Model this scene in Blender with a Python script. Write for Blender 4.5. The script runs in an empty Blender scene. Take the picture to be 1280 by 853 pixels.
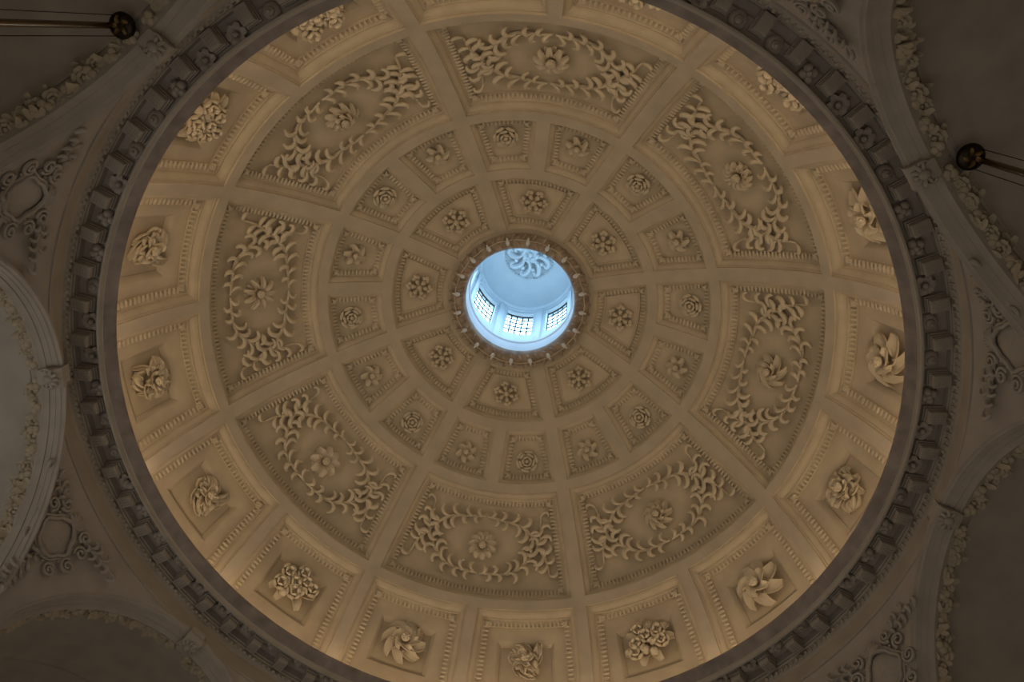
import bpy, math, random
from mathutils import Vector, Matrix
from math import sin, cos, pi, radians as rad, degrees as deg, sqrt

# ------------------------------------------------------------------ set-out
S, H = 0.7, 1.6            # drawing unit -> metres, eye height
T0 = 80.68                 # bearing of the coffer axes
ZC, RHO = 16.28, 10.8      # centre and radius of the dome
rnd = random.Random(7)
col = bpy.context.scene.collection

def psi(a): return -rad(T0 + a)

def clock(a, step=15):
    m = ((90 - (T0 + a)) / 30 * 60) % 720
    m = int(round(m / step) * step) % 720
    h, q = divmod(m, 60)
    return h, q
NUM = 'twelve one two three four five six seven eight nine ten eleven'.split()
def oclock(a):
    h, q = clock(a)
    if q == 0: return "at %s o'clock" % NUM[h]
    if q == 15: return 'at quarter past %s' % NUM[h]
    if q == 30: return 'at half past %s' % NUM[h]
    return 'at quarter to %s' % NUM[(h + 1) % 12]
def digits(a):
    h, q = clock(a, 5)
    return '%d:%02d' % (h or 12, q)

# ------------------------------------------------------------------ materials
def plaster(name, c, rough=.75, bump=.25, scale=9, var=.10, streak=False):
    m = bpy.data.materials.new(name); m.use_nodes = True
    nt = m.node_tree; b = nt.nodes['Principled BSDF']
    b.inputs['Roughness'].default_value = rough
    b.inputs['Specular IOR Level'].default_value = .25
    tc = nt.nodes.new('ShaderNodeTexCoord')
    n = nt.nodes.new('ShaderNodeTexNoise'); n.inputs['Scale'].default_value = scale * .22; n.inputs['Detail'].default_value = 5
    r = nt.nodes.new('ShaderNodeValToRGB')
    r.color_ramp.elements[0].color = (*[x * (1 - var) for x in c], 1)
    r.color_ramp.elements[1].color = (*[min(1, x * (1 + var)) for x in c], 1)
    r.color_ramp.elements[0].position = .3; r.color_ramp.elements[1].position = .7
    n2 = nt.nodes.new('ShaderNodeTexNoise'); n2.inputs['Scale'].default_value = scale * 4; n2.inputs['Detail'].default_value = 4
    bp = nt.nodes.new('ShaderNodeBump'); bp.inputs['Strength'].default_value = bump; bp.inputs['Distance'].default_value = .01
    L = nt.links.new
    L(tc.outputs['Object'], n.inputs['Vector']); L(n.outputs['Fac'], r.inputs['Fac']); L(r.outputs['Color'], b.inputs['Base Color'])
    L(tc.outputs['Object'], n2.inputs['Vector']); L(n2.outputs['Fac'], bp.inputs['Height']); L(bp.outputs['Normal'], b.inputs['Normal'])
    return m
def metal(name, c, rough, var=.2):
    m = plaster(name, c, rough, .15, 30, var)
    m.node_tree.nodes['Principled BSDF'].inputs['Metallic'].default_value = 1
    return m
M_ST = plaster('cream_stucco', (.55, .472, .365))
M_RIB = plaster('stone_grey_stucco', (.51, .445, .362))
M_OR = plaster('cream_stucco_relief', (.62, .54, .425), bump=.12)
M_GA = plaster('yellowed_stucco', (.52, .45, .34), bump=.12)
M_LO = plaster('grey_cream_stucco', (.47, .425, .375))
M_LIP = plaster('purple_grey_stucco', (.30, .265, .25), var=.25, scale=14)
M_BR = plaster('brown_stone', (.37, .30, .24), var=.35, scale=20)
M_LA = plaster('white_lantern_plaster', (.74, .78, .82), bump=.1, var=.04)
M_FL = plaster('pale_stone_floor', (.40, .36, .30), .5)
M_IR = plaster('dark_iron', (.03, .028, .03), .45)
M_BK = metal('black_bronze', (.05, .04, .03), .4)
M_GD = metal('dull_gilt', (.20, .14, .06), .45)
M_BS = metal('brass_tube', (.30, .22, .13), .22, .05)
M_GL = bpy.data.materials.new('window_glass'); M_GL.use_nodes = True
nt = M_GL.node_tree; nt.nodes.remove(nt.nodes['Principled BSDF'])
_t = nt.nodes.new('ShaderNodeBsdfTransparent'); _g = nt.nodes.new('ShaderNodeBsdfGlossy'); _g.inputs['Roughness'].default_value = .05
_x = nt.nodes.new('ShaderNodeMixShader'); _x.inputs[0].default_value = .06
nt.links.new(_t.outputs[0], _x.inputs[1]); nt.links.new(_g.outputs[0], _x.inputs[2])
nt.links.new(_x.outputs[0], nt.nodes['Material Output'].inputs[0])

# ------------------------------------------------------------------ mesh kit
class MB:
    def __init__(s): s.v = []; s.f = []
    def add(s, vs, fs):
        o = len(s.v); s.v += [tuple(p) for p in vs]; s.f += [tuple(o + i for i in q) for q in fs]
    def grid(s, P, close_u=False, close_v=False):
        nu, nv = len(P), len(P[0]); vs = [p for r in P for p in r]; fs = []
        for i in range(nu if close_u else nu - 1):
            for j in range(nv if close_v else nv - 1):
                i2, j2 = (i + 1) % nu, (j + 1) % nv
                fs.append((i * nv + j, i2 * nv + j, i2 * nv + j2, i * nv + j2))
        s.add(vs, fs)
    def data(s, name, mat, smooth=35):
        me = bpy.data.meshes.new(name)
        me.from_pydata([(x * S, y * S, z * S) for x, y, z in s.v], [], s.f)
        me.validate(); me.update()
        if smooth:
            me.shade_smooth(); me.set_sharp_from_angle(angle=rad(smooth))
        me.materials.append(mat)
        return me
    def build(s, name, mat, parent=None, smooth=35):
        return put(name, s.data(name, mat, smooth), parent)
def put(name, data, parent=None):
    o = bpy.data.objects.new(name, data); col.objects.link(o)
    if parent: o.parent = parent
    return o
def tag(o, label=None, cat=None, group=None, kind=None):
    for k, v in (('label', label), ('category', cat), ('group', group), ('kind', kind)):
        if v: o[k] = v
    return o
def empty(name): 
    o = put(name, None); o.empty_display_size = .1
    return o
KIDS = {}
def kids(o): return [c for c in bpy.data.objects if c.parent == o]
def copy_tree(o, parent=None):
    if o.name not in KIDS: KIDS[o.name] = kids(o)
    c = o.copy(); col.objects.link(c)
    if parent: c.parent = parent
    for ch in KIDS[o.name]:
        k = copy_tree(ch, c); k.matrix_parent_inverse = ch.matrix_parent_inverse.copy()
    return c
def place(o, x, y, z, rot=None):
    o.location = (x * S, y * S, z * S + H)
    if rot is not None: o.rotation_euler = rot
def spin(o, a, z=0):                       # a thing drawn round the dome's axis, turned to bearing a
    place(o, 0, 0, z, (0, 0, psi(a)))
def on_dome(o, th, a, rho, turn=0):        # a thing drawn flat, set on the dome facing its centre
    t, p = rad(th), psi(a)
    r = Vector((sin(t) * cos(p), sin(t) * sin(p), cos(t)))
    yv = Vector((cos(t) * cos(p), cos(t) * sin(p), -sin(t)))   # outward along the meridian
    zv = -r; xv = yv.cross(zv)
    m = Matrix((xv, yv, zv)).transposed().to_4x4() @ Matrix.Rotation(turn, 4, 'Z')
    pos = r * rho + Vector((0, 0, ZC))
    m.translation = Vector((pos.x * S, pos.y * S, pos.z * S + H))
    o.matrix_world = m
    o.location = m.translation; o.rotation_euler = m.to_euler()

def lathe(mb, prof, a0=0, a1=360, n=144):
    full = abs(a1 - a0) >= 360
    P = []
    for i in range(n if full else n + 1):
        t = rad(a0 + (a1 - a0) * i / n)
        P.append([(r * cos(t), r * sin(t), z) for r, z in prof])
    mb.grid(P, close_u=full)
def ball(mb, c, r, nu=8, nv=6, m=None):
    c = Vector(c); r = Vector(r) if hasattr(r, '__len__') else Vector((r, r, r))
    vs, fs = [], []
    for j in range(1, nv):
        for i in range(nu):
            t, q = pi * j / nv, 2 * pi * i / nu
            d = Vector((r.x * sin(t) * cos(q), r.y * sin(t) * sin(q), r.z * cos(t)))
            vs.append(c + (m @ d if m else d))
    top, bot = Vector((0, 0, r.z)), Vector((0, 0, -r.z))
    vs += [c + (m @ top if m else top), c + (m @ bot if m else bot)]
    for j in range(nv - 2):
        for i in range(nu):
            k = (i + 1) % nu
            fs.append((j * nu + i, (j + 1) * nu + i, (j + 1) * nu + k, j * nu + k))
    for i in range(nu):
        k = (i + 1) % nu
        fs.append((len(vs) - 2, i, k)); fs.append((len(vs) - 1, (nv - 2) * nu + k, (nv - 2) * nu + i))
    mb.add(vs, fs)
def box(mb, cx, cy, cz, sx, sy, sz, m=None, c=.0):
    vs = []
    for z in (-1, 1):
        for y in (-1, 1):
            for x in (-1, 1):
                d = Vector((x * sx / 2, y * sy / 2, z * sz / 2)); d = m @ d if m else d
                vs.append((cx + d.x, cy + d.y, cz + d.z))
    mb.add(vs, [(0, 2, 3, 1), (4, 5, 7, 6), (0, 1, 5, 4), (2, 6, 7, 3), (0, 4, 6, 2), (1, 3, 7, 5)])
def bez(pts, n):                            # Catmull-Rom through points
    out = []; P = [Vector(q) for q in pts]; P = [2 * P[0] - P[1]] + P + [2 * P[-1] - P[-2]]
    segs = len(P) - 3
    for i in range(n + 1):
        t = i / n * segs; k = min(int(t), segs - 1); t -= k
        a, b, c, d = P[k:k + 4]
        out.append(.5 * ((2 * b) + (c - a) * t + (2 * a - 5 * b + 4 * c - d) * t * t + (3 * b - a - 3 * c + d) * t ** 3))
    return out
def tube(mb, pts, rads, up=None, n=6, flat=1.0):
    pts = [Vector(q) for q in pts]; P = []
    for i, q in enumerate(pts):
        t = (pts[min(i + 1, len(pts) - 1)] - pts[max(i - 1, 0)]).normalized()
        u = Vector(up).normalized() if up is not None else Vector((0, 0, 1))
        if abs(t.dot(u)) > .97: u = Vector((1, 0, 0))
        s = t.cross(u).normalized(); w = s.cross(t)
        r = rads[i] if hasattr(rads, '__len__') else rads
        P.append([q + s * (r * cos(2 * pi * k / n)) + w * (r * flat * sin(2 * pi * k / n)) for k in range(n)])
    mb.grid(P, close_v=True)
    o = len(mb.v); nn = len(pts)
    mb.f.append(tuple(o - nn * n + k for k in range(n))[::-1]); mb.f.append(tuple(o - n + k for k in range(n)))
def sheet(mb, f, nu=8, nv=6, thk=.03):
    top = [[Vector(f(i / nu, j / nv * 2 - 1)) for j in range(nv + 1)] for i in range(nu + 1)]
    bot = [[q - Vector((0, 0, thk)) for q in r] for r in top]
    loop = [r for r in top] ; mb.grid(top); mb.grid([r[::-1] for r in bot])
    edge = [(i, 0) for i in range(nu + 1)] + [(nu, j) for j in range(1, nv + 1)] + [(i, nv) for i in range(nu - 1, -1, -1)] + [(0, j) for j in range(nv - 1, 0, -1)]
    mb.grid([[top[i][j], bot[i][j]] for i, j in edge], close_u=True)

def petal(mb, ang, r0, L, w, h0, lift, curl=.75, groove=.04, twist=0., tip=.7, ruff=0., nu=9, nv=6, thk=.05, ridge=1):
    def f(u, v):
        r = r0 + L * (u - .08 * sin(pi * u))
        k = sin(pi * (.13 + .78 * u ** tip)) ** .55
        a = ang + twist * u * u
        y = v * w * k
        z = h0 + lift * sin(pi * curl * u) - groove * (1 - v * v) * (1 if ridge > 0 else -1) * sin(pi * u * .9 + .1)
        if ruff: z += ruff * sin(v * 9 + u * 3) * u; r += ruff * .6 * cos(v * 7) * u
        return (r * cos(a) - y * sin(a), r * sin(a) + y * cos(a), z)
    sheet(mb, f, nu, nv, thk)

# ------------------------------------------------------------------ dome and coffers
def sph(th, al, rho):                       # point in the dome frame, bearing al growing clockwise from above
    t, p = rad(th), -rad(al)
    return (rho * sin(t) * cos(p), rho * sin(t) * sin(p), rho * cos(t))
def cell(th0, th1, a0, a1, dl, dh, da, db, dep, na, nt_):
    """closed loop of points round a coffer, inset from the cell edges by distances."""
    t0, t1 = th0 + deg(dl / RHO), th1 - deg(dh / RHO)
    L = lambda t: a0 + deg(da / (RHO * sin(rad(t))))
    Rr = lambda t: a1 - deg(db / (RHO * sin(rad(t))))
    q = []
    for i in range(na): q.append((t0, L(t0) + (Rr(t0) - L(t0)) * i / na))
    for i in range(nt_): t = t0 + (t1 - t0) * i / nt_; q.append((t, Rr(t)))
    for i in range(na): q.append((t1, Rr(t1) + (L(t1) - Rr(t1)) * i / na))
    for i in range(nt_): t = t1 + (t0 - t1) * i / nt_; q.append((t, L(t)))
    return [sph(t, a, RHO + dep) for t, a in q], (t0, t1, L, Rr)

RINGS = [   # th0, th1, a0, a1, (low, high, left, right) rib halves, moulding profile, depth of the panel, segments
    dict(k=1, th=(12.9, 25.3), a=(-22.5, 22.5), rib=(.20, .17, .22, .22), prof=[(0, 0), (0, .05), (.05, .06), (.10, .10), (.13, .15), (.13, .19), (.17, .19), (.28, .26), (.29, .29)], egg=(.225, .20, .10), na=20, nt=8),
    dict(k=2, th=(25.3, 37.3), a=(0, 22.5), rib=(.18, .17, .215, .215), prof=[(0, 0), (0, .05), (.05, .06), (.12, .12), (.15, .17), (.15, .21), (.19, .21), (.31, .28), (.32, .31)], egg=(.25, .22, .105), na=14, nt=10),
    dict(k=3, th=(37.3, 59.1), a=(-22.5, 22.5), rib=(.17, .18, .225, .225), prof=[(0, 0), (0, .07), (.05, .07), (.06, .10), (.10, .11), (.15, .15), (.18, .21), (.18, .25), (.22, .25), (.235, .275), (.25, .28), (.39, .37), (.39, .35), (.43, .35), (.43, .42)], egg=(.325, .30, .11), na=40, nt=14),
    dict(k=4, th=(59.1, 80.5), a=(0, 22.5), rib=(.15, .20, .2, .17), prof=[(0, 0), (0, .07), (.06, .07), (.06, .10), (.11, .11), (.17, .16), (.20, .22), (.20, .26), (.25, .26), (.265, .285), (.28, .29), (.41, .37), (.41, .35), (.45, .35), (.45, .42)], egg=(.345, .315, .12), na=18, nt=16),
]
ribs = MB(); coffer_mesh = {}; mould_mesh = {}
for g in RINGS:
    (t0, t1), (a0, a1), (dl, dh, da, db) = g['th'], g['a'], g['rib']
    na, nt_ = g['na'], g['nt']
    mb = MB(); loops = []
    for ins, dep in g['prof']:
        loops.append(cell(t0, t1, a0, a1, dl + ins, dh + ins, da + ins, db + ins, dep, na, nt_))
    mb.grid([l[0] for l in loops], close_v=True)
    e0, e1, L, Rr = loops[-1][1]; dep = g['prof'][-1][1]
    if g['k'] != 4:
        mb.grid([[sph(e0 + (e1 - e0) * j / nt_, L(e0 + (e1 - e0) * j / nt_) + (Rr(e0 + (e1 - e0) * j / nt_) - L(e0 + (e1 - e0) * j / nt_)) * i / na, RHO + dep)
                  for i in range(na + 1)] for j in range(nt_ + 1)])
        if g['k'] == 1:                      # a raised fillet follows the panel edge
            q = [cell(t0, t1, a0, a1, dl + .29 + i, dh + .29 + i, da + .29 + i, db + .29 + i, d, na, nt_)[0] for i, d in ((.06, .295), (.07, .25), (.11, .25), (.13, .295))]
            mb.grid(q, close_v=True)
    else:                                    # a second, deeper panel with splayed sides
        c0, c1, ca, w = 64.6, 72.9, 11.25, 5.5
        def inner(i, d):
            T0_, T1_ = c0 + deg(i / RHO), c1 - deg(i / RHO)
            A = lambda t: ca - w + deg(i / (RHO * sin(rad(t)))); B = lambda t: ca + w - deg(i / (RHO * sin(rad(t))))
            q = [(T0_, A(T0_) + (B(T0_) - A(T0_)) * i_ / na) for i_ in range(na)]
            q += [(T0_ + (T1_ - T0_) * i_ / nt_, B(T0_ + (T1_ - T0_) * i_ / nt_)) for i_ in range(nt_)]
            q += [(T1_, B(T1_) + (A(T1_) - B(T1_)) * i_ / na) for i_ in range(na)]
            q += [(T1_ + (T0_ - T1_) * i_ / nt_, A(T1_ + (T0_ - T1_) * i_ / nt_)) for i_ in range(nt_)]
            return [sph(t, a, RHO + d) for t, a in q], (T0_, T1_, A, B)
        last = loops[-1][0]
        st = [last] + [inner(i, d)[0] for i, d in ((0, dep), (.04, dep + .02), (.15, dep + .17), (.15, dep + .2))]
        mb.grid(st, close_v=True)
        e0, e1, L, Rr = inner(.15, 0)[1]
        mb.grid([[sph(e0 + (e1 - e0) * j / nt_, L(e0 + (e1 - e0) * j / nt_) + (Rr(e0 + (e1 - e0) * j / nt_) - L(e0 + (e1 - e0) * j / nt_)) * i / na, RHO + dep + .2)
                  for i in range(na + 1)] for j in range(nt_ + 1)])
    coffer_mesh[g['k']] = mb.data('coffer', M_ST, 32)
    # rib faces between this coffer and its cell edges
    edge, base = cell(t0, t1, a0, a1, 0, 0, 0, 0, 0, na, nt_)[0], loops[0][0]
    n = int(round(360 / (a1 - a0)))
    for k in range(n):
        r = Matrix.Rotation(rad((a1 - a0) * k), 3, 'Z')
        ribs.grid([[r @ Vector(q) for q in edge], [r @ Vector(q) for q in base]], close_v=True)
    # carved leaf moulding round the coffer
    ins, dep, w = g['egg']; mb = MB()
    q, (e0, e1, L, Rr) = cell(t0, t1, a0, a1, dl + ins, dh + ins, da + ins, db + ins, dep, 60, 60)
    corner = [0, 60, 120, 180]
    for s_ in range(4):
        pts = [Vector(q[(corner[s_] + i) % len(q)]) for i in range(61)]
        d = [0]
        for i in range(60): d.append(d[-1] + (pts[i + 1] - pts[i]).length)
        m = max(4, int(d[-1] / (w * 1.2)))
        for k in range(1, m):
            x = d[-1] * k / m; i = max(j for j in range(60) if d[j] <= x + 1e-9)
            c = pts[i].lerp(pts[i + 1], (x - d[i]) / max(1e-6, d[i + 1] - d[i]))
            t = (pts[i + 1] - pts[i]).normalized(); nn = -c.normalized(); b = nn.cross(t)
            M = Matrix((t, b, nn)).transposed()
            ball(mb, c - nn * w * .1, (w * .42, w * 1.2, w * .52), 6, 4, M)
        # corner leaf
        c = pts[0]; nn = -c.normalized(); t = (pts[1] - pts[0]).normalized(); pv = (Vector(q[(corner[s_] - 1) % len(q)]) - pts[0]).normalized()
        for dv, ln in (((t + pv).normalized(), 1.5), ((t * 1.0 + pv * .25).normalized(), 1.3), ((t * .25 + pv).normalized(), 1.3)):
            b = nn.cross(dv)
            ball(mb, c + dv * w * .5 + nn * w * .2, (w * ln, w * .38, w * .5), 6, 4, Matrix((dv, b, nn)).transposed())
    mould_mesh[g['k']] = mb.data('leaf_moulding', M_OR, 60)

lathe(ribs, [((RHO + 1.3) * sin(rad(t)), (RHO + 1.3) * cos(rad(t))) for t in (11.2, 20, 30, 40, 50, 60, 70, 80, 86)], n=64)   # unseen outer shell, added to stop sky light leaking through rib seams
dome = ribs.build('ceiling', M_RIB, None, 25)
place(dome, 0, 0, ZC, (0, 0, psi(0)))
tag(dome, 'round coffered dome ceiling of cream stucco lit by warm light', 'ceiling', kind='structure')
# ribs.grid rotated by +k while bearings run the other way: the rings are symmetric so both agree
for g in RINGS:
    n = int(round(360 / (g['a'][1] - g['a'][0])))
    for k in range(n):
        c = put('coffer', coffer_mesh[g['k']], dome); c.rotation_euler = (0, 0, -rad((g['a'][1] - g['a'][0]) * k))
        m = put('leaf_moulding', mould_mesh[g['k']], c)

# ------------------------------------------------------------------ flowers
def flower(name, build):
    """build(add) where add(part, mb) hangs a mesh under the flower."""
    e = empty(name)
    build(lambda part, mb, mat=M_OR: mb.build(part, mat, e, 50))
    KIDS[e.name] = kids(e)
    return e
def ring_of(add, n, ph=0, **k):
    base = None
    for i in range(n):
        if base is None:
            mb = MB(); petal(mb, ph, **k); base = add('petal', mb)
        else:
            o = put('petal', base.data, base.parent); o.rotation_euler = (0, 0, 2 * pi * i / n)
def centre(add, r=.12, z=.2, seeds=7):
    mb = MB(); ball(mb, (0, 0, z), (r, r, r * .8), 10, 6)
    for i in range(seeds):
        t = 2 * pi * i / seeds; ball(mb, (r * .7 * cos(t), r * .7 * sin(t), z + r * .35), r * .38, 6, 4)
    add('flower_centre', mb)

def knob_flower(add):                       # ring beside the skylight: lobed, knobbly
    for i in range(6):
        mb = MB(); t = 2 * pi * i / 6
        c, s_ = cos(t), sin(t)
        for d, sd, r, z in ((.23, 0, .085, .16), (.36, .075, .082, .10), (.36, -.075, .082, .10), (.43, 0, .08, .12), (.15, 0, .06, .14)):
            ball(mb, (d * c - sd * s_, d * s_ + sd * c, z), (r, r, r * 1.1), 8, 6)
        add('petal', mb)
    centre(add, .10, .2, 5)
def rose(add):
    for n, r0, L, w, h, lf, ph in ((6, .30, .20, .21, .02, .14, 0), (5, .20, .17, .18, .06, .16, .5), (5, .10, .13, .13, .10, .17, .1)):
        ring_of(add, n, ph, r0=r0, L=L, w=w, h0=h, lift=lf, curl=.55, groove=-.06, tip=1.0, nu=6, nv=6)
    centre(add, .09, .2, 5)
def leaf_flower(add):
    ring_of(add, 6, .3, r0=.07, L=.33, w=.115, h0=.06, lift=.17, curl=.9, groove=.08, twist=.35, tip=.95)
    ring_of(add, 6, .82, r0=.10, L=.30, w=.06, h0=.04, lift=.06, curl=.9, groove=.02)
    centre(add, .10, .2, 6)
def daisy(n, L, w, tw=0., two=True, gr=.07):
    def f(add):
        ring_of(add, n, .1, r0=.10, L=L, w=w, h0=.10, lift=.20, curl=.85, groove=gr, twist=tw, tip=.95)
        if two: ring_of(add, n, .1 + pi / n, r0=.10, L=L * .8, w=w * .8, h0=.03, lift=.10, curl=.9, groove=.04, twist=tw, tip=.9)
        centre(add, .13, .24, 8)
    return f
def swirl(n, L, w, tw):
    def f(add):
        ring_of(add, n, 0, r0=.10, L=L, w=w, h0=.08, lift=.20, curl=.95, groove=.10, twist=tw, tip=1.0, ruff=.012)
        ring_of(add, n - 2, .3, r0=.07, L=L * .55, w=w * .8, h0=.20, lift=.20, curl=.75, groove=.08, twist=tw)
        centre(add, .12, .36, 7)
    return f
def ruffle(layers):
    def f(add):
        r_ = random.Random(len(layers) * 7 + layers[0][0])
        for n, r0, L, w, h, lf, ph, rf in layers:
            for i in range(n):
                mb = MB()
                petal(mb, ph + 2 * pi * i / n + r_.uniform(-.2, .2), r0 * r_.uniform(.7, 1.1), L * r_.uniform(.8, 1.25), w * r_.uniform(.7, 1.15), h + r_.uniform(-.03, .05),
                      lf * r_.uniform(.5, 1.1), r_.uniform(.6, 1.05), r_.uniform(.03, .10), r_.uniform(-.5, .9), 1.0, rf * r_.uniform(.5, 1.6), 9, 8)
                add('petal', mb)
        centre(add, .11, .30, 6)
    return f
def bouquet(seed, ax, ay, nrose, nfruit, nleaf, big=.2):
    def f(add):
        r_ = random.Random(seed)
        pts = []
        for i in range(nrose + nfruit):
            for _ in range(60):
                t = r_.uniform(0, 2 * pi); q = sqrt(r_.random())
                p = (ax * q * cos(t), ay * q * sin(t))
                if all((p[0] - a) ** 2 + (p[1] - b) ** 2 > (big * 1.25) ** 2 for a, b in pts): break
            pts.append(p)
        for i in range(nleaf):
            mb = MB(); t = 2 * pi * i / nleaf + r_.uniform(-.2, .2)
            petal(mb, 0, 0, r_.uniform(.34, .46), .13, .05, .16, .8, .05, r_.uniform(-.4, .4), .85)
            o = add('leaf', mb); o.location = (ax * .62 * cos(t) * S, ay * .62 * sin(t) * S, 0); o.rotation_euler = (0, 0, t)
        for i, (x, y) in enumerate(pts):
            mb = MB()
            if i < nrose:
                for n, r0, L, w, h, lf, ph in ((5, big * .45, big * .7, big * .62, .14, .16, 0), (4, big * .2, big * .5, big * .45, .2, .18, .4)):
                    for k in range(n): petal(mb, ph + 2 * pi * k / n, r0, L, w, h, lf, .55, -.05, 0, 1., 0, 5, 4)
                ball(mb, (0, 0, .26), big * .32, 8, 6); nm = 'rose'
            else:
                q = r_.uniform(.6, .8) * big; ball(mb, (0, 0, .2), (q, q, q * 1.05), 10, 8); ball(mb, (0, 0, .2 + q), q * .2, 6, 4); nm = 'fruit'
            o = add(nm, mb); o.location = (x * S, y * S, 0); o.rotation_euler = (0, 0, r_.uniform(0, 6))
    return f

# beside the skylight: eight knobbly flowers
p1 = flower('stucco_flower', knob_flower)
for k in range(8):
    o = p1 if k == 0 else copy_tree(p1)
    on_dome(o, 19.2, 45 * k, RHO + .28, .2 * k)
    tag(o, 'knobbly round-lobed stucco flower in the coffer touching the skylight %s' % oclock(45 * k), 'flower', 'flowers of the innermost coffers')
p2 = flower('stucco_rose', rose); p3 = flower('stucco_flower', leaf_flower)
for k in range(16):
    a = 11.25 + 22.5 * k
    src, isr = (p2, True) if k % 2 == 0 else (p3, False)
    o = src if k < 2 else copy_tree(src)
    on_dome(o, 32.0, a, RHO + .30, .3 * k)
    if isr: o.scale = (.8, .8, .8)
    if isr: tag(o, 'flat round stucco rose in a small square coffer %s on the dome' % oclock(a), 'rose', 'roses of the second coffer ring')
    else: tag(o, 'six-leaved stucco flower in a small square coffer %s on the dome' % oclock(a), 'flower', 'leaf flowers of the second coffer ring')
big = [  # bearing, label, builder
    (0, 'ten-petalled stucco daisy', daisy(10, .42, .12)), (45, 'swirling double stucco flower', swirl(10, .42, .13, .55)),
    (90, 'narrow-petalled starry stucco flower', daisy(9, .46, .085, .08)), (-45, 'crumpled many-lobed stucco flower', daisy(12, .38, .12, .15, True, .1)),
    (-90, 'pinwheel leaf stucco flower', swirl(7, .46, .16, .8)), (135, 'broad-petalled stucco flower', daisy(8, .44, .15)),
    (180, 'round-petalled stucco flower', daisy(11, .40, .12, .1)), (-135, 'twisting stucco flower', swirl(9, .42, .13, .5))]
for a, lab, b in big:
    o = flower('stucco_flower', b)
    on_dome(o, 48.3, a, RHO + .38, .4)
    tag(o, '%s inside the leafy wreath %s on the dome' % (lab, oclock(a)), 'flower', 'flowers inside the leaf wreaths')
RF = [(9, .22, .30, .17, .05, .16, 0, .03), (7, .13, .25, .15, .13, .15, .3, .03), (5, .06, .18, .11, .22, .14, .1, .02)]
RF2 = [(12, .26, .30, .13, .04, .14, 0, .03), (9, .20, .22, .13, .12, .17, .2, .03), (7, .13, .12, .09, .2, .12, .1, .01)]
low = {78.75: ('crumpled peony-like stucco rosette', ruffle(RF)), 101.25: ('ruffled stucco rosette with a daisy eye', ruffle(RF2)),
       56.25: ('bushy stucco posy of small blooms', bouquet(3, .42, .40, 8, 3, 8, .17)), 33.75: ('long stucco spray of roses and round fruit', bouquet(5, .62, .30, 5, 4, 6, .2)),
       -33.75: ('stucco posy of roses and broad leaves', bouquet(8, .55, .34, 5, 2, 7, .22)), -56.25: ('leafy stucco bunch with pointed leaves', swirl(8, .58, .17, .3)),
       -78.75: ('pinwheel stucco rosette of curled leaves', swirl(7, .52, .2, .9)), 11.25: ('stucco spray of roses', bouquet(11, .5, .36, 6, 2, 6, .2)),
       -11.25: ('stucco spray of roses and fruit', bouquet(12, .5, .36, 5, 4, 6, .2)), -101.25: ('layered leafy stucco rosette', ruffle(RF2)),
       123.75: ('round ruffled stucco rosette', ruffle(RF)), 146.25: ('bushy stucco posy of flowers', bouquet(15, .46, .4, 7, 3, 7, .18)),
       168.75: ('stucco pinwheel of leaves', swirl(8, .5, .18, .6)), -168.75: ('ruffled stucco rosette', ruffle(RF)),
       -146.25: ('stucco posy of fruit and blooms', bouquet(17, .46, .4, 6, 4, 7, .18)), -123.75: ('curling leafy stucco rosette', swirl(7, .54, .19, .5))}
for a, (lab, b) in low.items():
    o = flower('stucco_rosette', b)
    on_dome(o, 67.9, a, RHO + .56, .3)
    o.scale = (1.22, 1.22, 1.3)
    tag(o, '%s in the lowest coffers %s' % (lab, oclock(a)), 'rosette', 'rosettes of the lowest coffer row')

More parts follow.
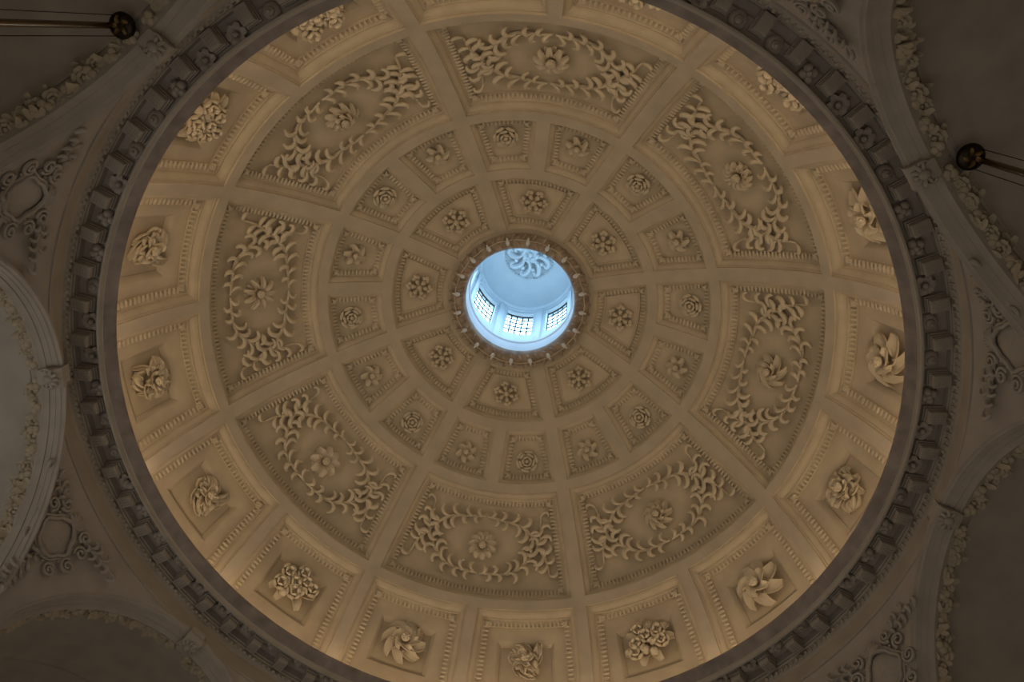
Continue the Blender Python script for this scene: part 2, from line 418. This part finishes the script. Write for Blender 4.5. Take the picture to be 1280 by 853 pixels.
# ------------------------------------------------------------------ leafy wreaths
def wmap(x, y, h, panel=RHO + .40):
    t = 48.3 + deg(y / 11.05)
    return sph(t, deg(x / (11.05 * sin(rad(t)))), panel - h)
def leaf_lobe(mb, x, y, ang, L, side, w=.085, h=.09, curl=1.9, mp=wmap):
    pts, rads = [], []; px, py, a = x, y, ang; n = 11
    for i in range(n + 1):
        u = i / n
        pts.append(mp(px, py, h + .06 * sin(pi * u) + .03 * u)); rads.append(w * (.30 + .80 * sin(pi * (.04 + .74 * u)) ** 1.7))
        a += side * curl / n * (.45 + 1.1 * u); px += cos(a) * L / n; py += sin(a) * L / n
    tube(mb, pts, rads, up=-Vector(pts[0]) if mp is wmap else (1, 0, .4), n=7, flat=1.0)
    ball(mb, pts[-1], rads[-1] * 1.05, 7, 5)
def branch(path, sgn, seed, mp=wmap, step=.37, L0=.45, wl=.062, stop=.93):
    r_ = random.Random(seed); mb = MB()
    c = bez([(x, y, 0) for x, y in path], 60)
    tube(mb, [mp(q.x * sgn, q.y, .06 + .03 * sin(i * .3)) for i, q in enumerate(c)], [.036 + .03 * sin(pi * i / 60) for i in range(61)], up=-Vector(mp(c[30].x * sgn, c[30].y, 0)) if mp is wmap else (1, 0, .4))
    d = [0]
    for i in range(60): d.append(d[-1] + (c[i + 1] - c[i]).length)
    x = .10; k = 0
    while x < d[-1] * stop - .1:
        g = .70 + .45 * sin(pi * min(1, x / d[-1])) - .18 * max(0, x / d[-1] - .7) / .3
        for side in (-1, 1):
            i = max(j for j in range(60) if d[j] <= max(0, x + (.16 if side > 0 else 0)))
            t = c[i + 1] - c[i]; ta = math.atan2(t.y, t.x)
            L = L0 * g * r_.uniform(.9, 1.2) * 1.15
            a = ta + side * r_.uniform(-.1, .15)
            a2, s2 = (pi - a, -side) if sgn < 0 else (a, side)
            leaf_lobe(mb, c[i].x * sgn, c[i].y, a2, L, s2, wl * r_.uniform(.9, 1.15) * (.65 + .4 * g), .08, r_.uniform(2.5, 3.3), mp)
        x += step * r_.uniform(.9, 1.12); k += 1
    t = c[-1] - c[-3]; a = math.atan2(t.y, t.x)
    if sgn < 0: a = pi - a
    leaf_lobe(mb, c[-1].x * sgn, c[-1].y, a, .46, -sgn if path[-1][1] > 0 else sgn, .055, .08, 3.2, mp)
    return mb
UP = [(.05, .95), (.6, .92), (1.2, .80), (1.65, .42), (1.98, -.08), (2.0, -.57), (1.94, -1.06)]
DN = [(.05, -1.06), (.6, -.98), (1.2, -.84), (1.65, -.5), (1.98, -.08), (2.28, .35), (2.5, .88)]
w0 = empty('leaf_wreath')
for nm, pth, sg, sd in (('upper_branch', UP, 1, 1), ('upper_branch', UP, -1, 2), ('lower_branch', DN, 1, 3), ('lower_branch', DN, -1, 4)):
    branch(pth, sg, sd).build(nm, M_OR, w0, 60)
KIDS[w0.name] = kids(w0)
for k in range(8):
    o = w0 if k == 0 else copy_tree(w0)
    spin(o, 45 * k, ZC)
    tag(o, 'long curling acanthus wreath in the large coffer %s on the dome' % oclock(45 * k), 'wreath', 'acanthus wreaths of the large coffers')

# ------------------------------------------------------------------ cornice
cor = MB()
lathe(cor, [(10.16, 17.99), (10.20, 17.97), (10.21, 17.95), (10.21, 17.86), (10.26, 17.86), (10.26, 17.90), (10.28, 17.90), (10.28, 18.12), (10.87, 18.12), (10.87, 17.90), (10.90, 17.88), (10.90, 17.82), (10.93, 17.80), (10.93, 17.66), (11.0, 17.62), (11.02, 17.58),
            (11.02, 17.50), (10.99, 17.48), (10.97, 17.1), (10.93, 17.06), (10.93, 17.0), (11.3, 16.98)], n=280)
trim = cor.build('trim_1', M_LO, None, 28); spin(trim, 0)
tag(trim, 'dark underside of the round cornice ringing the foot of the dome', 'cornice', kind='structure')
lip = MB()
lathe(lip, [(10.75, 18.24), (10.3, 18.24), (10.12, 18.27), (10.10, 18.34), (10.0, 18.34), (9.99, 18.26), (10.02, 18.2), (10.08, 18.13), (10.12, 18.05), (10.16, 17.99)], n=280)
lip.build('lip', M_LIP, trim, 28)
eg = MB()
for i in range(400):
    t = 2 * pi * i / 400
    m = Matrix.Rotation(t, 3, 'Z') @ Matrix.Rotation(-.6, 3, 'Y') @ Matrix.Rotation(.5, 3, 'Z')
    ball(eg, (10.95 * cos(t), 10.95 * sin(t), 17.70), (.10, .062, .075) if i % 2 else (.12, .034, .075), 6, 4, m)
eg.build('egg_moulding', M_LO, trim, 60)
NB = 70; PH = -1.2
blk = MB()
for (sx, sy, z0, z1) in ((.48, .38, 18.13, 18.0), (.44, .335, 18.0, 17.92), (.40, .30, 17.92, 17.73)):
    box(blk, 10.64 if sx > .42 else 10.65, 0, (z0 + z1) / 2, sx, sy, z0 - z1)
box(blk, 10.64, 0, 17.725, .36, .26, .015)
for i in range(9):
    for j in range(7):
        if (i + j) % 2: continue
        box(blk, 10.64 - .144 + .036 * i, -.108 + .036 * j, 17.712, .054, .017, .02, Matrix.Rotation(.785 if i % 2 else -.785, 3, 'Z'))
blk_me = blk.data('cornice_block', M_LO, 0)
def small_rose(kind):
    mb = MB()
    if kind == 0:
        for k in range(6): petal(mb, 2 * pi * k / 6, .04, .15, .075, .03, .07, .8, .02, 0, .9, 0, 5, 4)
        ball(mb, (0, 0, .09), .055, 8, 6)
    elif kind == 1:
        ball(mb, (0, 0, .02), (.16, .16, .07), 14, 6); ball(mb, (0, 0, .08), (.085, .085, .06), 10, 6); ball(mb, (0, 0, .14), .035, 6, 4)
    else:
        for k in range(4):
            t = 2 * pi * k / 4 + .5; ball(mb, (.09 * cos(t), .09 * sin(t), .05), (.085, .085, .08), 8, 6)
        ball(mb, (0, 0, .10), .06, 8, 6)
    return mb.data('cornice_rosette', M_LO, 60)
sr = [small_rose(k) for k in range(3)]
SRN = ['six-petalled', 'button-shaped', 'four-lobed']
for i in range(NB):
    a = PH + 360 / NB * i
    o = put('cornice_rosette', sr[(i * 2 + i // 3) % 3]); p = psi(a)
    place(o, 10.47 * cos(p), 10.47 * sin(p), 18.11, (pi, 0, -p * 1 + i)); o.scale = (1.3, 1.3, 1.6)
    tag(o, 'small %s rosette under the cornice at %s around the dome as a clock' % (SRN[(i * 2 + i // 3) % 3], digits(a)), 'rosette', 'rosettes under the cornice')
    o = put('cornice_block', blk_me); spin(o, a + 180 / NB)
    tag(o, 'square latticed block under the cornice at %s around the dome as a clock' % digits(a + 180 / NB), 'cornice block', 'blocks under the cornice')

# ------------------------------------------------------------------ skylight ring and lantern
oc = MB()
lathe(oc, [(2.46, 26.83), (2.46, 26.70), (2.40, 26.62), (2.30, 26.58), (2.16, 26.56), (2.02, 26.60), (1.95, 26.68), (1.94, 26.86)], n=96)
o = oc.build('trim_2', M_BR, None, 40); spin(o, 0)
tag(o, 'brown ring framing the round skylight at the top of the dome', 'ring', kind='structure')
gar = empty('skylight_garland'); spin(gar, 0)
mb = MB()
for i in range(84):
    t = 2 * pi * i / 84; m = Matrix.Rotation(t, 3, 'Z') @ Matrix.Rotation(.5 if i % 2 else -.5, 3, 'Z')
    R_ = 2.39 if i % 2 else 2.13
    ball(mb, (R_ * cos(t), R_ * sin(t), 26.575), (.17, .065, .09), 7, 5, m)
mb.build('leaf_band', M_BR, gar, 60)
mb = MB(); q = [(2.29 + .012 * sin(i * 5)) for i in range(121)]
tube(mb, [(q[i] * cos(2 * pi * i / 120), q[i] * sin(2 * pi * i / 120), 26.53) for i in range(121)], .018)
mb.build('cord', M_OR, gar, 60)
bud = None
for i in range(20):
    if bud is None:
        mb = MB(); ball(mb, (2.22, 0, 26.50), (.11, .08, .08), 8, 6); ball(mb, (2.34, 0, 26.5), (.06, .04, .05), 6, 4)
        bud = mb.build('bud', M_LA, gar, 60)
    else: put('bud', bud.data, gar).rotation_euler = (0, 0, 2 * pi * i / 20)
tag(gar, 'thin garland of leaves, cord and pale buds ringing the skylight', 'garland')

# lantern: drum with eight windows, cornice and small cap
RW, Z0, Z1, HW = 2.1, 28.95, 31.5, 15.
lan = MB()
lathe(lan, [(1.94, 26.86), (1.93, 27.0), (1.93, 27.55), (1.88, 27.60), (1.88, 27.68), (1.96, 27.70), (1.96, 27.78), (2.08, 27.82), (RW, 27.9), (RW, Z0)], n=96)
lathe(lan, [(RW, Z1), (RW, 31.66), (2.03, 31.70), (2.03, 31.76), (1.94, 31.82), (1.92, 31.92), (1.99, 31.94), (2.0, 32.06), (1.96, 32.3), (1.84, 32.62), (1.56, 32.95), (1.15, 33.2), (.6, 33.36), (.01, 33.42)], n=96)
for k in range(8):
    c = 45 * k
    lathe(lan, [(RW, Z0), (RW, Z1)], c + HW, c + 45 - HW, 12)
    for a_, rv in ((c - HW, 1), (c + HW, -1)):
        t = rad(a_); lan.grid([[(r * cos(t), r * sin(t), z) for z in (Z0, Z1)] for r in (RW, RW + .28)])
    for z in (Z0, Z1):
        lan.grid([[(r * cos(rad(c - HW + 2 * HW * i / 8)), r * sin(rad(c - HW + 2 * HW * i / 8)), z) for r in (RW, RW + .28)] for i in range(9)])
    # pilaster between windows
    for dz, w_, d_ in ((0, 3.6, .08),):
        lathe(lan, [(RW - .02, 27.86), (RW - d_, 27.88), (RW - d_, 31.55), (RW - .10, 31.6), (RW - .10, 31.74), (RW, 31.74)], c + 22.5 - w_, c + 22.5 + w_, 4)
o = lan.build('wall_lantern', M_LA, None, 28); spin(o, 0)
tag(o, 'pale blue-white wall and cap of the lantern above the skylight', 'lantern wall', kind='structure')
cr = MB()
for k in range(9):
    t = 2 * pi * k / 9; leaf = [(.30, 0, .05), (.52, .10, .09), (.74, .05, .10), (.90, -.10, .08), (.84, -.24, .10), (.72, -.18, .13)]
    m_ = Matrix.Rotation(t, 3, 'Z'); tube(cr, [m_ @ q for q in bez(leaf, 14)], [.05 + .07 * sin(pi * i / 14) for i in range(15)])
    ball(cr, m_ @ Vector((.62, -.2, .07)), (.1, .1, .07), 8, 6)
for k in range(8): petal(cr, 2 * pi * k / 8, .08, .30, .12, .04, .10, .8, .04, .3, 1., 0, 6, 4)
for i in range(48):
    t = 2 * pi * i / 48; ball(cr, (1.05 * cos(t), 1.05 * sin(t), .02), .05, 6, 4)
ball(cr, (0, 0, .14), (.12, .12, .08), 12, 6)
o = cr.build('crown_rosette', M_LA, None, 50); place(o, 0, 0, 33.2, (pi, 0, .4))
tag(o, 'large leafy relief in the crown of the lantern above the skylight', 'relief')
fr = MB(); pn = MB(); R1 = RW + .18
wp = lambda a_, z, r=R1: (r * cos(rad(a_)), r * sin(rad(a_)), z)
NC, NR = 5, 6
for i in range(NC + 1):
    a_ = -HW + 2 * HW * i / NC; tube(fr, [wp(a_, Z0), wp(a_, Z1)], 0.027 if 0 < i < NC else .035, up=(1, 0, 0), n=4)
for j in range(NR + 1):
    z = Z0 + (Z1 - Z0) * j / NR
    tube(fr, [wp(-HW + 2 * HW * i / 8, z) for i in range(9)], 0.027 if 0 < j < NR else .035, n=4)
pn.grid([[wp(-HW + 2 * HW * i / 8, z, R1 + .02) for z in (Z0, Z1)] for i in range(9)])
fr_me, pn_me = fr.data('window_frame', M_IR, 50), pn.data('window_pane', M_GL, 50)
for k in range(8):
    o = put('window_%d' % (k + 1), fr_me); spin(o, 45 * k)
    put('window_pane', pn_me, o)
    tag(o, 'bright gridded lantern window seen through the skylight %s' % oclock(45 * k), 'window', 'lantern windows', 'structure')

# ------------------------------------------------------------------ arches, vaults, spandrels
ZS = 12.65; ZF = -H / S
NAMES = {0: 'top', 45: 'upper_left', 90: 'left', 135: 'lower_left', 180: 'bottom', -135: 'lower_right', -90: 'right', -45: 'upper_right'}
PROF = [(11.3, 4.37), (10.8, 4.37), (10.8, 4.31), (10.86, 4.29), (10.9, 4.25), (11.0, 4.235), (11.0, 4.22), (11.12, 4.19), (11.12, 4.16), (11.2, 4.14), (11.25, 4.10),
        (11.30, 4.12), (11.68, 4.37), (11.70, 4.34), (11.76, 4.34), (11.78, 4.40), (11.84, 4.40), (11.86, 4.46), (13.4, 4.46)]
def sweep(mb, prof, n=64, legs=True):
    P = []
    for D, r in prof:
        row = [(D, -r, ZF)] if legs else []
        row += [(D, r * sin(rad(-90 + 180 * i / n)), ZS + r * cos(rad(-90 + 180 * i / n))) for i in range(n + 1)]
        if legs: row += [(D, r, ZF)]
        P.append(row)
    mb.grid(P)
arch = MB(); sweep(arch, PROF[:-1])
zig = MB()
for i in range(-150, 151):                   # chevron band on the arch
    t = rad(i * .55)
    for s_ in (-1, 1):
        m = Matrix.Rotation(-t, 3, 'X') @ Matrix.Rotation(s_ * .8, 3, 'Z')
        r = 4.265; tt = t + rad(.13 * s_)
        box(zig, 10.95 + s_ * .03, r * sin(tt), ZS + r * cos(tt), .10, .02, .03, m)
vault = MB(); sweep(vault, PROF[-2:] + [(17.5, 4.46)])
vault.add([(17.5, -4.6, ZF), (17.5, 4.6, ZF), (17.5, 4.6, ZS + 4.6), (17.5, -4.6, ZS + 4.6)], [(0, 1, 2, 3)])
for D in (14.8, 16.2): sweep(vault, [(D, 4.46), (D + .02, 4.40), (D + .5, 4.40), (D + .52, 4.46)], legs=False)
arch_me, zig_me, vault_me = arch.data('arch', M_LO, 25), zig.data('chevron_band', M_LO, 0), vault.data('vault', M_LO, 25)
ARCH = {0: 0, 45: 46, 90: 92, 135: 137, 180: 180, -135: -137, -90: -92, -45: -47.3}   # surveyed bearings
def set_arch(o, k):                          # the left arch stands a little further in
    spin(o, ARCH[k])
    d = {90: .2, -45: .18}.get(k, 0); p = psi(ARCH[k]); o.location.x -= d * S * cos(p); o.location.y -= d * S * sin(p)
def spandrel(wd):
    sp = MB(); P = []; hw = wd / 2
    for i in range(45):
        al = -hw + wd * i / 44
        off = al + hw if al < 0 else hw - al     # bearing away from the nearer arch axis
        Rb = 10.8 / cos(rad(off)); u = 10.8 * math.tan(rad(off)); zb = ZS + sqrt(max(0, 4.35 ** 2 - u * u))
        row = []
        for j in range(11):
            t = j / 10; R_ = 10.96 + (Rb - 10.96) * (1 - (1 - t) ** 1.6 if Rb > 10.96 else t); z = 17.05 + (zb - 17.05) * t
            row.append((R_ * cos(rad(al)), R_ * sin(rad(al)), z))
        if u > 4.15: row.append((row[-1][0], row[-1][1], ZF))
        else: row.append((row[-1][0], row[-1][1], row[-1][2] - .001))
        P.append(row)
    sp.grid(P); return sp.data('spandrel', M_LO, 40)
keys = list(NAMES)
for k, (a, nm) in enumerate(NAMES.items()):
    o = put('trim_%d' % (k + 3), arch_me); set_arch(o, a); put('chevron_band', zig_me, o)
    tag(o, 'round stucco arch %s below the dome cornice' % oclock(a), 'arch', kind='structure')
    o = put('ceiling_%s' % nm, vault_me); set_arch(o, a)
    tag(o, 'plain barrel vault behind the arch %s' % oclock(a), 'vault', kind='structure')
    b1, b2 = ARCH[a], ARCH[keys[(k + 1) % 8]]
    if b2 < b1: b2 += 360
    o = put('wall_%s' % nm, spandrel(b2 - b1)); spin(o, (b1 + b2) / 2)
    tag(o, 'triangular stucco spandrel between two arches %s below the cornice' % oclock((b1 + b2) / 2), 'spandrel', kind='structure')
fl = MB(); fl.grid([[(x, y, ZF) for y in (-19, 19)] for x in (-19, 19)])
o = fl.build('floor', M_FL, None, 0); place(o, 0, 0, 0); tag(o, 'pale stone floor far below the dome', 'floor', kind='structure')

# flower bands on the arches
def g_rose(seed):
    r_ = random.Random(seed); mb = MB()
    for n, r0, L, w, h, lf, ph in ((6, .09, .16, .12, .02, .10, 0), (5, .05, .11, .09, .06, .11, .4)):
        for k in range(n): petal(mb, ph + 2 * pi * k / n, r0, L, w, h, lf, .55, -.04, 0, 1., 0, 5, 4, .04)
    ball(mb, (0, 0, .13), .06, 8, 6)
    return mb
def g_fruit(seed):
    r_ = random.Random(seed); mb = MB()
    for k in range(4):
        t = 2 * pi * k / 4 + r_.uniform(-.3, .3); q = r_.uniform(.08, .12); ball(mb, (.11 * cos(t), .11 * sin(t), .09), q, 8, 6)
    ball(mb, (0, 0, .17), .1, 8, 6)
    return mb
def g_leaf(seed):
    r_ = random.Random(seed); mb = MB()
    for k in range(3): petal(mb, -.9 + .9 * k, .02, .26, .085, .02, .09, .8, .04, r_.uniform(-.4, .4), .85, 0, 6, 4, .03)
    return mb
gm = {'rose': [g_rose(i).data('rose', M_GA, 60) for i in range(2)], 'fruit': [g_fruit(i).data('fruit', M_GA, 60) for i in range(3)], 'leaf': [g_leaf(i).data('leaf', M_GA, 60) for i in range(3)]}
fg = empty('flower_garland'); r_ = random.Random(21)
n = 62
for i in range(n):
    t = rad(-80 + 160 * (i + .5) / n)
    if abs(t) < .06: continue
    for nm, f_ in ((('rose', 'leaf', 'fruit', 'leaf', 'rose', 'fruit')[i % 6], .5 + r_.uniform(-.16, .16)), ('leaf', .14 if i % 2 else .88)):
        if nm == 'leaf' and i % 3 == 2 and f_ in (.14, .88): continue
        D, r = 11.30 + .38 * f_, 4.12 + .25 * f_
        o = put(nm, r_.choice(gm[nm]), fg)
        radial = Vector((0, sin(t), cos(t))); tang = Vector((0, cos(t), -sin(t)))
        zv = (Vector((-.25, 0, 0)) * 1.0 - radial * .38).normalized(); yv = tang; xv = yv.cross(zv)
        m = Matrix((xv, yv, zv)).transposed().to_4x4() @ Matrix.Rotation(r_.uniform(0, 6.28), 4, 'Z')
        q = Vector((D, r * sin(t), ZS + r * cos(t)))
        o.location = q * S; o.rotation_euler = m.to_euler(); sc_ = r_.uniform(.8, 1.02); o.scale = (sc_, sc_, sc_ * .72)
KIDS[fg.name] = kids(fg)
first = True
for a in (45, 90, -45, -90, 135, -135):
    o = fg if first else copy_tree(fg); first = False
    set_arch(o, a)
    tag(o, 'dense band of roses, fruit and leaves on the arch %s' % oclock(a), 'garland', 'flower garlands on the arches')

# keystones
ks = empty('keystone')
mb = MB()
P = []
for j, (D, z, w) in enumerate(((10.78, 17.0, .24), (10.72, 16.88, .27), (10.72, 16.78, .27), (10.80, 16.70, .25), (11.0, 16.66, .23), (11.2, 16.62, .21), (11.28, 16.64, .19), (11.30, 16.76, .19))):
    P.append([(D, -w, z + .16), (D, -w, z + .02), (D, -w * .8, z), (D, w * .8, z), (D, w, z + .02), (D, w, z + .16)])
mb.grid(P); mb.f.append(tuple(range(6))[::-1]); mb.f.append(tuple(range(42, 48)))
mb.build('block', M_LO, ks, 40)
mb = MB()
ball(mb, (10.98, 0, 16.62), (.13, .11, .12), 10, 8)
for k in range(7):
    t = -1.9 + 3.8 * k / 6; m = Matrix.Rotation(pi + t, 3, 'Z')
    ball(mb, (10.98 + .16 * cos(pi + t) , .17 * sin(pi + t), 16.65), (.11, .055, .07), 6, 4, m)
for s_ in (-1, 1):
    q = [(11.0 + .14 * cos(u) * (1 - u / 8), s_ * (.2 - .03 * u) + .10 * s_ * sin(u), 16.64) for u in [i * .5 for i in range(10)]]
    tube(mb, q, .035)
mb.build('shell_ornament', M_LO, ks, 60)
KIDS[ks.name] = kids(ks)
for i, a in enumerate(NAMES):
    if a == 0: continue
    o = ks if a == 45 else copy_tree(ks); set_arch(o, a)
    tag(o, 'carved keystone with a shell at the top of the arch %s' % oclock(a), 'keystone', 'keystones of the arches')

# cartouches on the spandrels
def smap(x, y, h):                           # x along the wall, y down the spandrel
    al = deg(x / 11.3); off = max(4, 22.5 - abs(al)); y += .62; z = 16.42 - y * .80
    Rb = 10.8 / cos(rad(off)); zb = ZS + sqrt(max(0, 4.35 ** 2 - (10.8 * math.tan(rad(off))) ** 2))
    t = max(0, min(1, (17.05 - z) / (17.05 - zb))); R_ = 10.96 + (Rb - 10.96) * (1 - (1 - t) ** 1.6 if Rb > 10.96 else t)
    R_ -= (h + .0) * .95; z -= h * .3
    return (R_ * cos(rad(al)), R_ * sin(rad(al)), z)
ct = empty('cartouche')
mb = MB(); ring = [(.50 * cos(2 * pi * i / 48) * (1 + .10 * cos(6 * pi * i / 24)), .15 + .58 * sin(2 * pi * i / 48) * (1 + .07 * cos(4 * pi * i / 24))) for i in range(49)]
tube(mb, [smap(x, y, .10) for x, y in ring], .055, up=(1, 0, .4)); tube(mb, [smap(x * 1.18, .15 + (y - .15) * 1.16, .06) for x, y in ring], .04, up=(1, 0, .4))
for i in range(0, 48, 3): ball(mb, smap(ring[i][0] * 1.33, .15 + (ring[i][1] - .15) * 1.3, .05), .045, 6, 4)
mb.build('oval_frame', M_LO, ct, 60)
mb = MB(); mb.grid([[smap(.50 * k / 4 * cos(2 * pi * i / 24), .15 + .56 * k / 4 * sin(2 * pi * i / 24), .03 + .04 * (1 - (k / 4) ** 2)) for i in range(24)] for k in range(5)], close_v=True)
mb.build('oval_field', M_LO, ct, 60)
for s_ in (-1, 1):
    mb = MB()
    for (cx, cy, r0, turns, st, dr) in ((.78, -.25, .20, 1.6, 2.2, 1), (.80, .32, .22, 1.7, -2.0, -1), (.55, .86, .19, 1.6, -1.2, -1), (.52, -.62, .18, 1.5, 1.4, 1)):
        q = [(s_ * (cx + r0 * (1 - .8 * i / 30) * cos(st + dr * turns * 2 * pi * i / 30)), cy + r0 * (1 - .8 * i / 30) * sin(st + dr * turns * 2 * pi * i / 30)) for i in range(31)]
        tube(mb, [smap(x, y, .08 + .05 * i / 30) for i, (x, y) in enumerate(q)], [.05 - .02 * i / 30 for i in range(31)], up=(1, 0, .4))
    mb.build('scroll', M_LO, ct, 60)
    mb = MB(); r_ = random.Random(5)
    pth = [(.45, -.50), (.8, -.60), (1.1, -.64), (1.4, -.66), (1.7, -.66)]
    b_ = branch(pth, s_, 9, smap, .24, .30, .045); mb.v += b_.v; mb.f += b_.f
    mb.build('leaf_spray', M_LO, ct, 60)
b_ = branch([(0, .75), (.02, 1.1), (0, 1.5), (.02, 1.9), (0, 2.3)], 1, 12, smap, .24, .32, .045); b_.build('leaf_spray', M_LO, ct, 60)
mb = MB()
for k in range(7):
    t = -pi / 2 + (-1.1 + 2.2 * k / 6); tube(mb, [smap(.05 * cos(t), -.42 + .05 * sin(t), .12), smap(.22 * cos(t), -.42 + .25 * sin(t), .14), smap(.28 * cos(t), -.42 + .36 * sin(t), .07)], [.03, .05, .04], up=(1, 0, .4))
mb.build('shell', M_LO, ct, 60)
KIDS[ct.name] = kids(ct)
first = True
for a in (67.5, 22.5, -22.5, -67.5, 112.5, -112.5, 157.5, -157.5):
    o = ct if first else copy_tree(ct); first = False
    spin(o, a)
    tag(o, 'curling stucco cartouche with leaf sprays on the spandrel %s' % oclock(a), 'cartouche', 'cartouches on the spandrels')

# ------------------------------------------------------------------ hanging lamps and dark fitting
def ground(px, py, z):                       # where the line of sight through a photo pixel meets height z
    d = (px - 640) / F * Rt + (426.5 - py) / F * Up + Fw
    t = z / d.z
    return Vector((CX + d.x * t, CY + d.y * t, z))
F = 990.2; CX, CY = 2.1354, -8.7269
def axes():
    rx, ry = rad(-20.9388), rad(4.8993)
    Rx = Matrix(((1, 0, 0), (0, cos(rx), -sin(rx)), (0, sin(rx), cos(rx)))); Ry = Matrix(((cos(ry), 0, sin(ry)), (0, 1, 0), (-sin(ry), 0, cos(ry))))
    M = Ry @ Rx
    return [Vector((r.x, -r.y, r.z)) for r in (M[0], M[1], M[2])]
Rt, Up, Fw = axes()
lamp = empty('pendant_lamp')
mb = MB(); lathe(mb, [(0, -.02), (.12, -.02), (.22, .0), (.265, .05), (.275, .10), (.26, .14), (.20, .2), (.0, .22)], n=40)
can = mb.build('canopy', M_BK, lamp, 40)
for k in range(5):
    m_ = MB(); t = 2 * pi * k / 5
    petal(m_, t, .05, .15, .05, .01, .03, .9, .01, .3, .85, 0, 6, 4, .02); m_.v = [(x, y, -.02 - z) for x, y, z in m_.v]
    m_.build('gilt_leaf', M_GD, can, 60)
m_ = MB(); tube(m_, [(.2, 0, .06), (.2, 0, -3), (.2, 0, -9)], .065, up=(1, 0, 0), n=16); m_.build('stem', M_BS, lamp, 60)
for s_ in (-1, 1):
    m_ = MB(); tube(m_, [(.12, s_ * .20, .06), (.12, s_ * .20, -9)], .008, up=(1, 0, 0), n=6); m_.build('wire', M_BK, lamp, 60)
m_ = MB(); lathe(m_, [(0, -9.9), (.25, -9.85), (.4, -9.6), (.42, -9.3), (.2, -9.02), (0, -9)], n=32); m_.v = [(x + .2, y, z) for x, y, z in m_.v]
m_.build('lamp_bowl', M_BS, lamp, 50)
KIDS[lamp.name] = kids(lamp)
for i, (px, py, lb) in enumerate(((150, 32, 'left'), (1216, 197, 'right'))):
    o = lamp if i == 0 else copy_tree(lamp)
    q = ground(px, py, 16.62); place(o, q.x, q.y, q.z, (0, 0, math.atan2(q.y - CY, q.x - CX)))
    tag(o, 'dark round gilded lamp mount with brass stem on the arch in the upper %s corner' % lb, 'lamp', 'hanging lamps')
fx = empty('spotlight_housing'); q = ground(1126, -7, 15.9)
place(fx, q.x, q.y, q.z, (0, 0, rad(-31)))
mb = MB(); box(mb, 0, 0, .12, .60, .60, .22); box(mb, 0, 0, -.005, .53, .53, .03); mb.build('body', M_IR, fx, 0)
mb = MB(); box(mb, 0, .32, .3, .06, .03, .6); box(mb, 0, -.32, .3, .06, .03, .6); box(mb, 0, 0, .6, .08, .66, .04); mb.build('bracket', M_IR, fx, 0)
tag(fx, 'dark grey box-shaped fitting on the arch at the top edge', 'spotlight')

# ------------------------------------------------------------------ light
def area(name, loc, target, size, power, colour, size_y=None):
    l = bpy.data.lights.new(name, 'AREA'); l.energy = power; l.color = colour; l.size = size * S
    if size_y: l.shape = 'RECTANGLE'; l.size_y = size_y * S
    o = put(name, l); p = Vector((loc[0] * S, loc[1] * S, loc[2] * S + H)); q = Vector((target[0] * S, target[1] * S, target[2] * S + H))
    o.location = p; o.rotation_euler = (q - p).to_track_quat('-Z', 'Y').to_euler()
    return o
for k in range(24):                          # lamps hidden on the cornice ledge, shining across the dome
    p = psi(15 * k); c, s_ = cos(p), sin(p)
    up = 1 + .35 * cos(rad(15 * k))
    l = area('cornice_lamp', (10.2 * c, 10.2 * s_, 18.40), (-4 * c, -4 * s_, 23.0), 1.6, 7.2 * up, (1, .75, .45), .12)
    l.data.spread = rad(165)
for k in range(40):                          # a second row washing up the wall
    p = psi(9 * k + 4.5); c, s_ = cos(p), sin(p)
    area('cornice_wash', (10.16 * c, 10.16 * s_, 18.40), (9.2 * c, 9.2 * s_, 21), 1.4, 3.3 * (1 - .3 * cos(rad(9 * k + 4.5))), (1, .72, .42), .1)
for k in range(8):                           # added unseen lights brightening the vaults and, on the left, a daylit chapel
    p = psi(45 * k); c, s_ = cos(p), sin(p); day = k == 2
    area('vault_fill', (14.5 * c, 14.5 * s_, 3), (14.6 * c, 14.6 * s_, 20), 4, 135 if day else 27, (1, .95, .86) if day else (1, .83, .58))
area('floor_glow', (0, 0, -1.6), (0, 0, 10), 13, 150, (1, .93, .86))      # lit nave floor
w = bpy.data.worlds.new('sky'); bpy.context.scene.world = w; w.use_nodes = True
nt = w.node_tree; bg = nt.nodes['Background']; bg.inputs[1].default_value = 13.5
tc = nt.nodes.new('ShaderNodeTexCoord'); sx = nt.nodes.new('ShaderNodeSeparateXYZ'); rp = nt.nodes.new('ShaderNodeValToRGB')
rp.color_ramp.elements[0].position = .0; rp.color_ramp.elements[0].color = (.035, .075, .11, 1)   # roofs and ground outside
rp.color_ramp.elements[1].position = .06; rp.color_ramp.elements[1].color = (.40, .70, 1, 1)       # bright sky
nt.links.new(tc.outputs['Generated'], sx.inputs[0]); nt.links.new(sx.outputs['Z'], rp.inputs[0]); nt.links.new(rp.outputs[0], bg.inputs[0])

# ------------------------------------------------------------------ camera
cam = bpy.data.cameras.new('camera'); cam.sensor_width = 36; cam.lens = 36 * F / 1280; cam.clip_start = .05
co = put('camera', cam)
m = Matrix((Rt, Up, -Fw)).transposed().to_4x4(); m.translation = Vector((CX * S, CY * S, H))
co.matrix_world = m
sc = bpy.context.scene; sc.camera = co
vs = sc.view_settings; vs.view_transform = 'Standard'; vs.look = 'None'; vs.exposure = -.43; vs.gamma = 1
vs.use_curve_mapping = False
